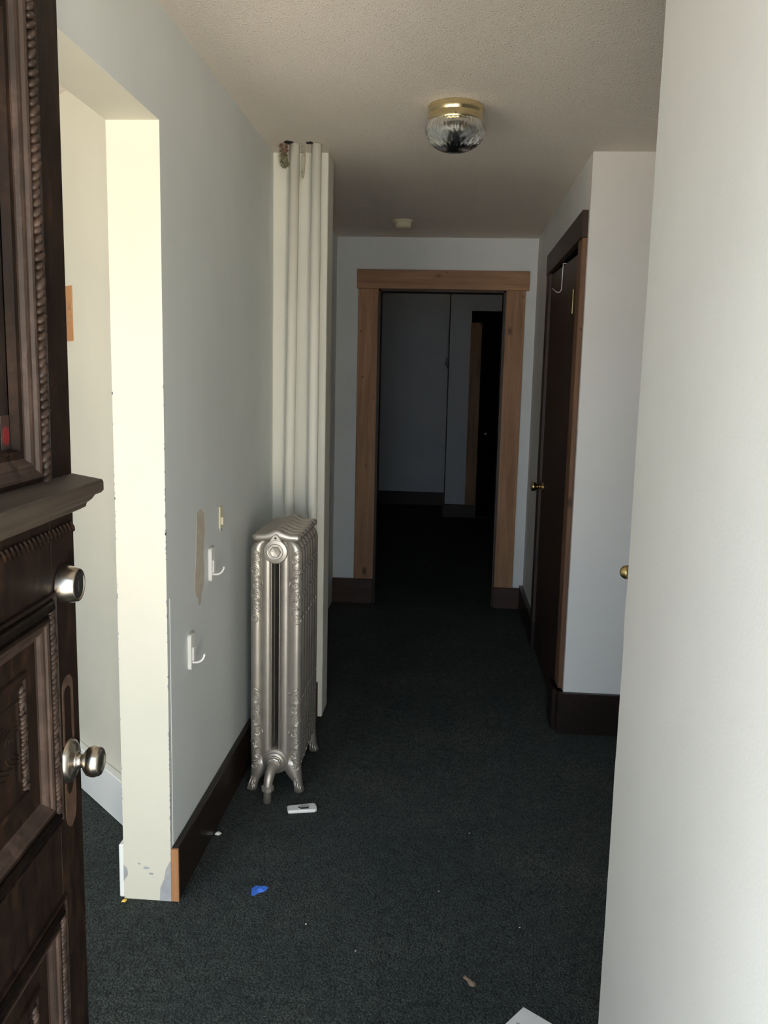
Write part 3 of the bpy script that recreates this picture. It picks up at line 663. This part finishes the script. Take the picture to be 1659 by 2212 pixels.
# ------------------------------------------------------------------ ceiling light and smoke detector
L = tag(empty('ceiling_light', (-0.008, 3.10, H)), 'brass and cut glass bowl light on the hall ceiling', 'lamp')
bm = bmesh.new(); lathe(bm, [(0.060, -0.001), (0.092, -0.001), (0.094, -0.004), (0.094, -0.024), (0.0915, -0.028), (0.0915, -0.034), (0.0935, -0.037), (0.0935, -0.056), (0.0905, -0.060), (0.086, -0.058)], n=48, cap=False); obj('brass_ring', bm, M['palebrass'], L, smooth=True, bevel=0.0008)
bm = bmesh.new(); lathe(bm, [(0.004, 0.0), (0.004, 0.004), (0.002, 0.006)], (0.0, -0.0935, -0.048), 'y', 10, sign=-1); obj('ring_screw', bm, M['oldbrass'], L)
bm = bmesh.new(); ng = 144; prof = []
for i in range(19):
    t_ = i/18
    prof.append((0.0955 + 0.0055*sin(min(1, t_*4)*pi/2) if t_ < 0.22 else max(0.003, 0.101*cos((t_-0.22)/0.78*pi/2)**0.95), -0.056 - 0.094*(t_ if t_ < 0.22 else 0.22+0.78*sin((t_-0.22)/0.78*pi/2)**1.0)))
def cut(a, k):
    if k < 1: return 1
    if k < 7: return 1 + 0.022*cos(48*a)
    d = 0.034*(abs(sin(12*a + k*0.55)) - abs(sin(12*a - k*0.55)))
    return 1 + d + 0.020*cos(36*a)*(1 if k % 2 else -1)
lathe(bm, prof, n=ng, cap=False, rmod=cut); lathe(bm, [(r*0.955-0.0005 if r > 0.01 else r*0.9, z_ + 0.004*(i/18)) for i, (r, z_) in enumerate(prof)], n=48, cap=False)
obj('glass_bowl', bm, M['cutglass'], L, smooth=True, fix=False)['label'] = 'clear cut glass bowl'
bm = bmesh.new(); lathe(bm, [(0.013, -0.02), (0.013, -0.045), (0.022, -0.060), (0.028, -0.078), (0.026, -0.095), (0.016, -0.108), (0.003, -0.112)], (0.012, 0, 0), n=20); obj('bulb', bm, M['bulb'], L, smooth=True)
sd_ = tag(empty('smoke_detector', (-0.296, 5.19, H)), 'small round ivory smoke detector on the ceiling before the doorway', 'detector')
bm = bmesh.new(); lathe(bm, [(0.066, -0.001), (0.066, -0.010), (0.062, -0.014)], n=32); obj('base_plate', bm, M['ivory'], sd_, smooth=True)
bm = bmesh.new(); lathe(bm, [(0.050, -0.012), (0.049, -0.030), (0.045, -0.042), (0.030, -0.046), (0.004, -0.047)], n=32); obj('sensor_cap', bm, M['ivory'], sd_, smooth=True)

# ------------------------------------------------------------------ wall hooks and small things on the left wall
def rounded(y0, y1, z0, z1, r, top=None):
    p = []
    for cy, cz, a0 in ((y1-r, z1-r, 0), (y0+r, z1-r, pi/2), (y0+r, z0+r, pi), (y1-r, z0+r, 1.5*pi)):
        for i in range(5): a = a0+pi/2*i/4; p.append((cy+r*cos(a), cz+r*sin(a)))
    return p
def wall_hook(y, z0, label):
    h = tag(empty('wall_hook', (XL, y, z0)), label, 'hook', 'white plastic hooks on the left wall')
    bm = bmesh.new(); prism(bm, rounded(-0.021, 0.021, 0.0, 0.110, 0.010), 'x', 0.0, 0.012)
    obj('back_plate', bm, M['plastic'], h, bevel=0.003, seg=2)
    bm = bmesh.new(); bx(bm, 0.0115, 0.0165, -0.010, 0.010, 0.028, 0.070); obj('hook_stem', bm, M['plastic'], h, bevel=0.001)
    bm = bmesh.new(); rings = []
    for i in range(11):
        a = i/10; ang = -pi/2 + a*pi*0.46; x = 0.010 + 0.026*(1 if a > 0.4 else a/0.4)*0 + 0.010; cx, cz, R = 0.022, 0.049, 0.026
        if a < 0.25: px, pz = 0.012 + (cx-0.012)*a/0.25, cz-R; tx, tz = 1, 0
        else:
            b_a = -pi/2 + (a-0.25)/0.75*pi*0.50; px, pz = cx+R*cos(b_a), cz+R*sin(b_a); tx, tz = -sin(b_a), cos(b_a)
        nx, nz = -tz, tx; w_ = 0.009*(1-0.25*a)
        rings.append([(px+nx*0.0028, -w_, pz+nz*0.0028), (px+nx*0.0028, w_, pz+nz*0.0028), (px-nx*0.0028, w_, pz-nz*0.0028), (px-nx*0.0028, -w_, pz-nz*0.0028)])
    loft(bm, rings); obj('hook_arm', bm, M['plastic'], h)
    return h
wall_hook(2.700, 0.857, 'white plastic wall hook nearer the radiator, the higher of the two')
wall_hook(2.468, 0.637, 'white plastic wall hook low on the wall near the bright wall end')
sp = tag(empty('switch_plate', (XL, 2.835, 1.003)), 'slim ivory switch plate on the left wall above the hooks', 'switch')
bm = bmesh.new(); bx(bm, 0, 0.005, -0.019, 0.019, 0.006, 0.080); obj('plate', bm, M['ivory'], sp, bevel=0.001)
bm = bmesh.new(); bx(bm, 0.005, 0.012, -0.010, 0.010, 0.018, 0.044); obj('rocker', bm, M['ivory'], sp, bevel=0.001)
bm = bmesh.new(); bx(bm, 0, 0.003, -0.010, 0.010, -0.006, 0.006); obj('torn_edge', bm, M['grey'], sp)

# brown paper strip on the slanted side room wall
org = A0 + un*0.0
def on_angled(u, off=0.0): return Vector((-1.34, 2.983)) + Vector((0.714, -0.700))*u + nn*off
pb = on_angled(-0.31)
P = tag(empty('paper_strip', (pb.x, pb.y, 1.72), atan2(-0.700, 0.714)), 'orange brown paper strip with two dark bands on the slanted wall', 'paper')
bm = bmesh.new(); bx(bm, -0.38, 0.372, -0.004, 0.0, -0.093, 0.093); obj('sheet', bm, M['kraft'], P)
bm = bmesh.new(); bx(bm, -0.375, 0.368, -0.006, -0.0035, 0.010, 0.040); obj('band', bm, M['kraftd'], P)
bm = bmesh.new(); bx(bm, -0.375, 0.366, -0.006, -0.0035, -0.040, -0.002); obj('band', bm, M['kraftd'], P)

# wire over-door hook and the latch in the far room
bm = bmesh.new(); hx = XR-0.012
tube(bm, [(XR+0.038, 4.36, 2.06), (XR+0.038, 4.36, 2.096), (hx, 4.36, 2.097), (hx-0.002, 4.36, 2.01), (hx-0.003, 4.36, 1.972), (hx-0.010, 4.365, 1.962), (hx-0.022, 4.38, 1.963), (hx-0.040, 4.42, 1.985)], 0.0024, 7)
tag(obj('wire_hook', bm, M['plastic'], smooth=True), 'white wire hook hanging over the top of the dark door', 'hook')
la = tag(empty('wall_latch', (-0.012, 9.742, 1.65)), 'small dark metal latch on the wall corner in the far room', 'latch')
bm = bmesh.new(); lathe(bm, [(0.012, 0), (0.012, 0.006), (0.008, 0.02), (0.014, 0.03), (0.005, 0.036)], (0.0, 0.008, 0.08), 'y', 12, sign=-1); obj('latch_knob', bm, M['nickel'], la, smooth=True)
bm = bmesh.new(); tube(bm, [(-0.02, -0.004, 0.14), (-0.022, -0.012, 0.10), (-0.035, -0.014, 0.075), (-0.025, -0.014, 0.05), (-0.008, -0.012, 0.06), (-0.012, -0.010, 0.02)], 0.005, 6); obj('latch_wire', bm, M['darkmetal'], la)

# ------------------------------------------------------------------ litter on the carpet
f = tag(empty('hook_plate', (-0.470, 2.842, 0.0), radians(16)), 'white plastic hook plate lying on the carpet before the radiator', 'hook plate')
bm = bmesh.new(); prism(bm, [(-0.052, -0.016), (-0.048, -0.020), (0.042, -0.025), (0.050, -0.018), (0.052, 0.0), (0.050, 0.018), (0.042, 0.025), (-0.048, 0.020), (-0.052, 0.016)], 'z', 0.0, 0.012); obj('plate', bm, M['plastic'], f, bevel=0.003, seg=2)
bm = bmesh.new(); bx(bm, -0.004, 0.026, -0.006, 0.012, 0.0118, 0.0135); obj('pad', bm, M['grey'], f)
bm = bmesh.new(); bx(bm, -0.008, 0.022, -0.014, -0.006, 0.0118, 0.014); bx(bm, -0.014, -0.006, -0.004, 0.002, 0.0118, 0.014); obj('slot', bm, M['black'], f)
def crumple(name, loc, pts, hgt, mat, label, cat, rz=0.0):
    bm = bmesh.new(); c = bm.verts.new((0, 0, hgt)); r1 = [bm.verts.new((x*0.55, y*0.55, hgt*random.uniform(0.5, 1.0))) for x, y in pts]; r0 = [bm.verts.new((x, y, 0.0006)) for x, y in pts]
    n = len(pts)
    for i in range(n):
        bm.faces.new((c, r1[i], r1[(i+1) % n])); bm.faces.new((r1[i], r0[i], r0[(i+1) % n], r1[(i+1) % n]))
    bm.faces.new(r0[::-1])
    o = obj(name, bm, mat); o.location = loc; o.rotation_euler = (0, 0, rz); return tag(o, label, cat)
crumple('tape_scrap', (-0.520, 2.350, 0), [(-0.014, -0.032), (-0.004, -0.034), (0.006, -0.018), (0.022, -0.010), (0.030, 0.012), (0.022, 0.018), (0.004, 0.014), (-0.012, 0.016), (-0.020, 0.004)], 0.010, M['blue'], 'crumpled bright blue tape scrap on the dark carpet', 'scrap')
crumple('dry_leaf', (0.106, 2.012, 0), [(-0.004, -0.016), (0.008, -0.020), (0.014, -0.008), (0.006, 0.002), (-0.004, 0.010), (-0.014, 0.022), (-0.020, 0.014), (-0.010, 0.002)], 0.006, M['leaf'], 'curled dry brown leaf on the carpet near the white paper', 'leaf')
crumple('paper_scrap', (-0.722, 2.650, 0), [(-0.010, -0.008), (0.006, -0.012), (0.012, 0.004), (0.002, 0.012), (-0.010, 0.008)], 0.008, M['paper'], 'tiny white paper scrap against the left baseboard', 'scrap')
crumple('yellow_scrap', (-0.893, 2.252, 0), [(-0.006, -0.008), (0.006, -0.006), (0.007, 0.005), (-0.004, 0.008)], 0.006, M['yellow'], 'tiny yellow scrap at the foot of the bright wall end', 'scrap')
pp = tag(empty('paper_sheet', (0.233, 1.931, 0.0), radians(-38)), 'printed white paper corner on the carpet at the bottom edge', 'paper')
bm = bmesh.new(); prism(bm, [(0, 0), (0.22, 0.0), (0.22, -0.28), (0, -0.28)], 'z', 0.001, 0.003)
o = obj('sheet', bm, M['paper'], pp); o.rotation_euler = (0, 0, radians(0))
bm = bmesh.new()
for i in range(9):
    x = 0.045
    for w_ in [random.uniform(0.006, 0.02) for q in range(7)]:
        if x + w_ < 0.19: bx(bm, x, x+w_, -0.050-0.013*i, -0.0475-0.013*i, 0.0029, 0.0032)
        x += w_+0.004
bx(bm, 0.018, 0.034, -0.060, -0.053, 0.0029, 0.0032)
o = obj('print', bm, M['ink'], pp)
for i, (x, y, lb) in enumerate(((-0.2, 2.1, 'tiny pale lint speck on the carpet, nearest to the lens'), (0.02, 2.4, 'tiny pale lint speck on the carpet in mid hall'), (-0.35, 2.2, 'tiny pale lint speck on the carpet right of the blue tape'), (0.25, 2.25, 'tiny pale lint speck on the carpet beside the near wall end'), (0.12, 2.75, 'tiny pale lint speck on the carpet, farthest from the lens'))):
    crumple('lint_speck', (x, y, 0), [(-0.002, -0.002), (0.002, -0.002), (0.003, 0.002), (-0.001, 0.003)], 0.002, M['paper'], lb, 'lint', i)['group'] = 'lint specks on the carpet'
# seams in the side room carpet
for p0, p1 in (((-1.305, 2.892), (-1.235, 2.968)), ((-1.078, 2.388), (-1.005, 2.466))):
    bm = bmesh.new(); tube(bm, [(p0[0], p0[1], 0.0003), ((p0[0]+p1[0])/2, (p0[1]+p1[1])/2+0.006, 0.0003), (p1[0], p1[1], 0.0003)], 0.002, 5)
    obj('carpet_seam', bm, M['hole'], bpy.data.objects['floor'])
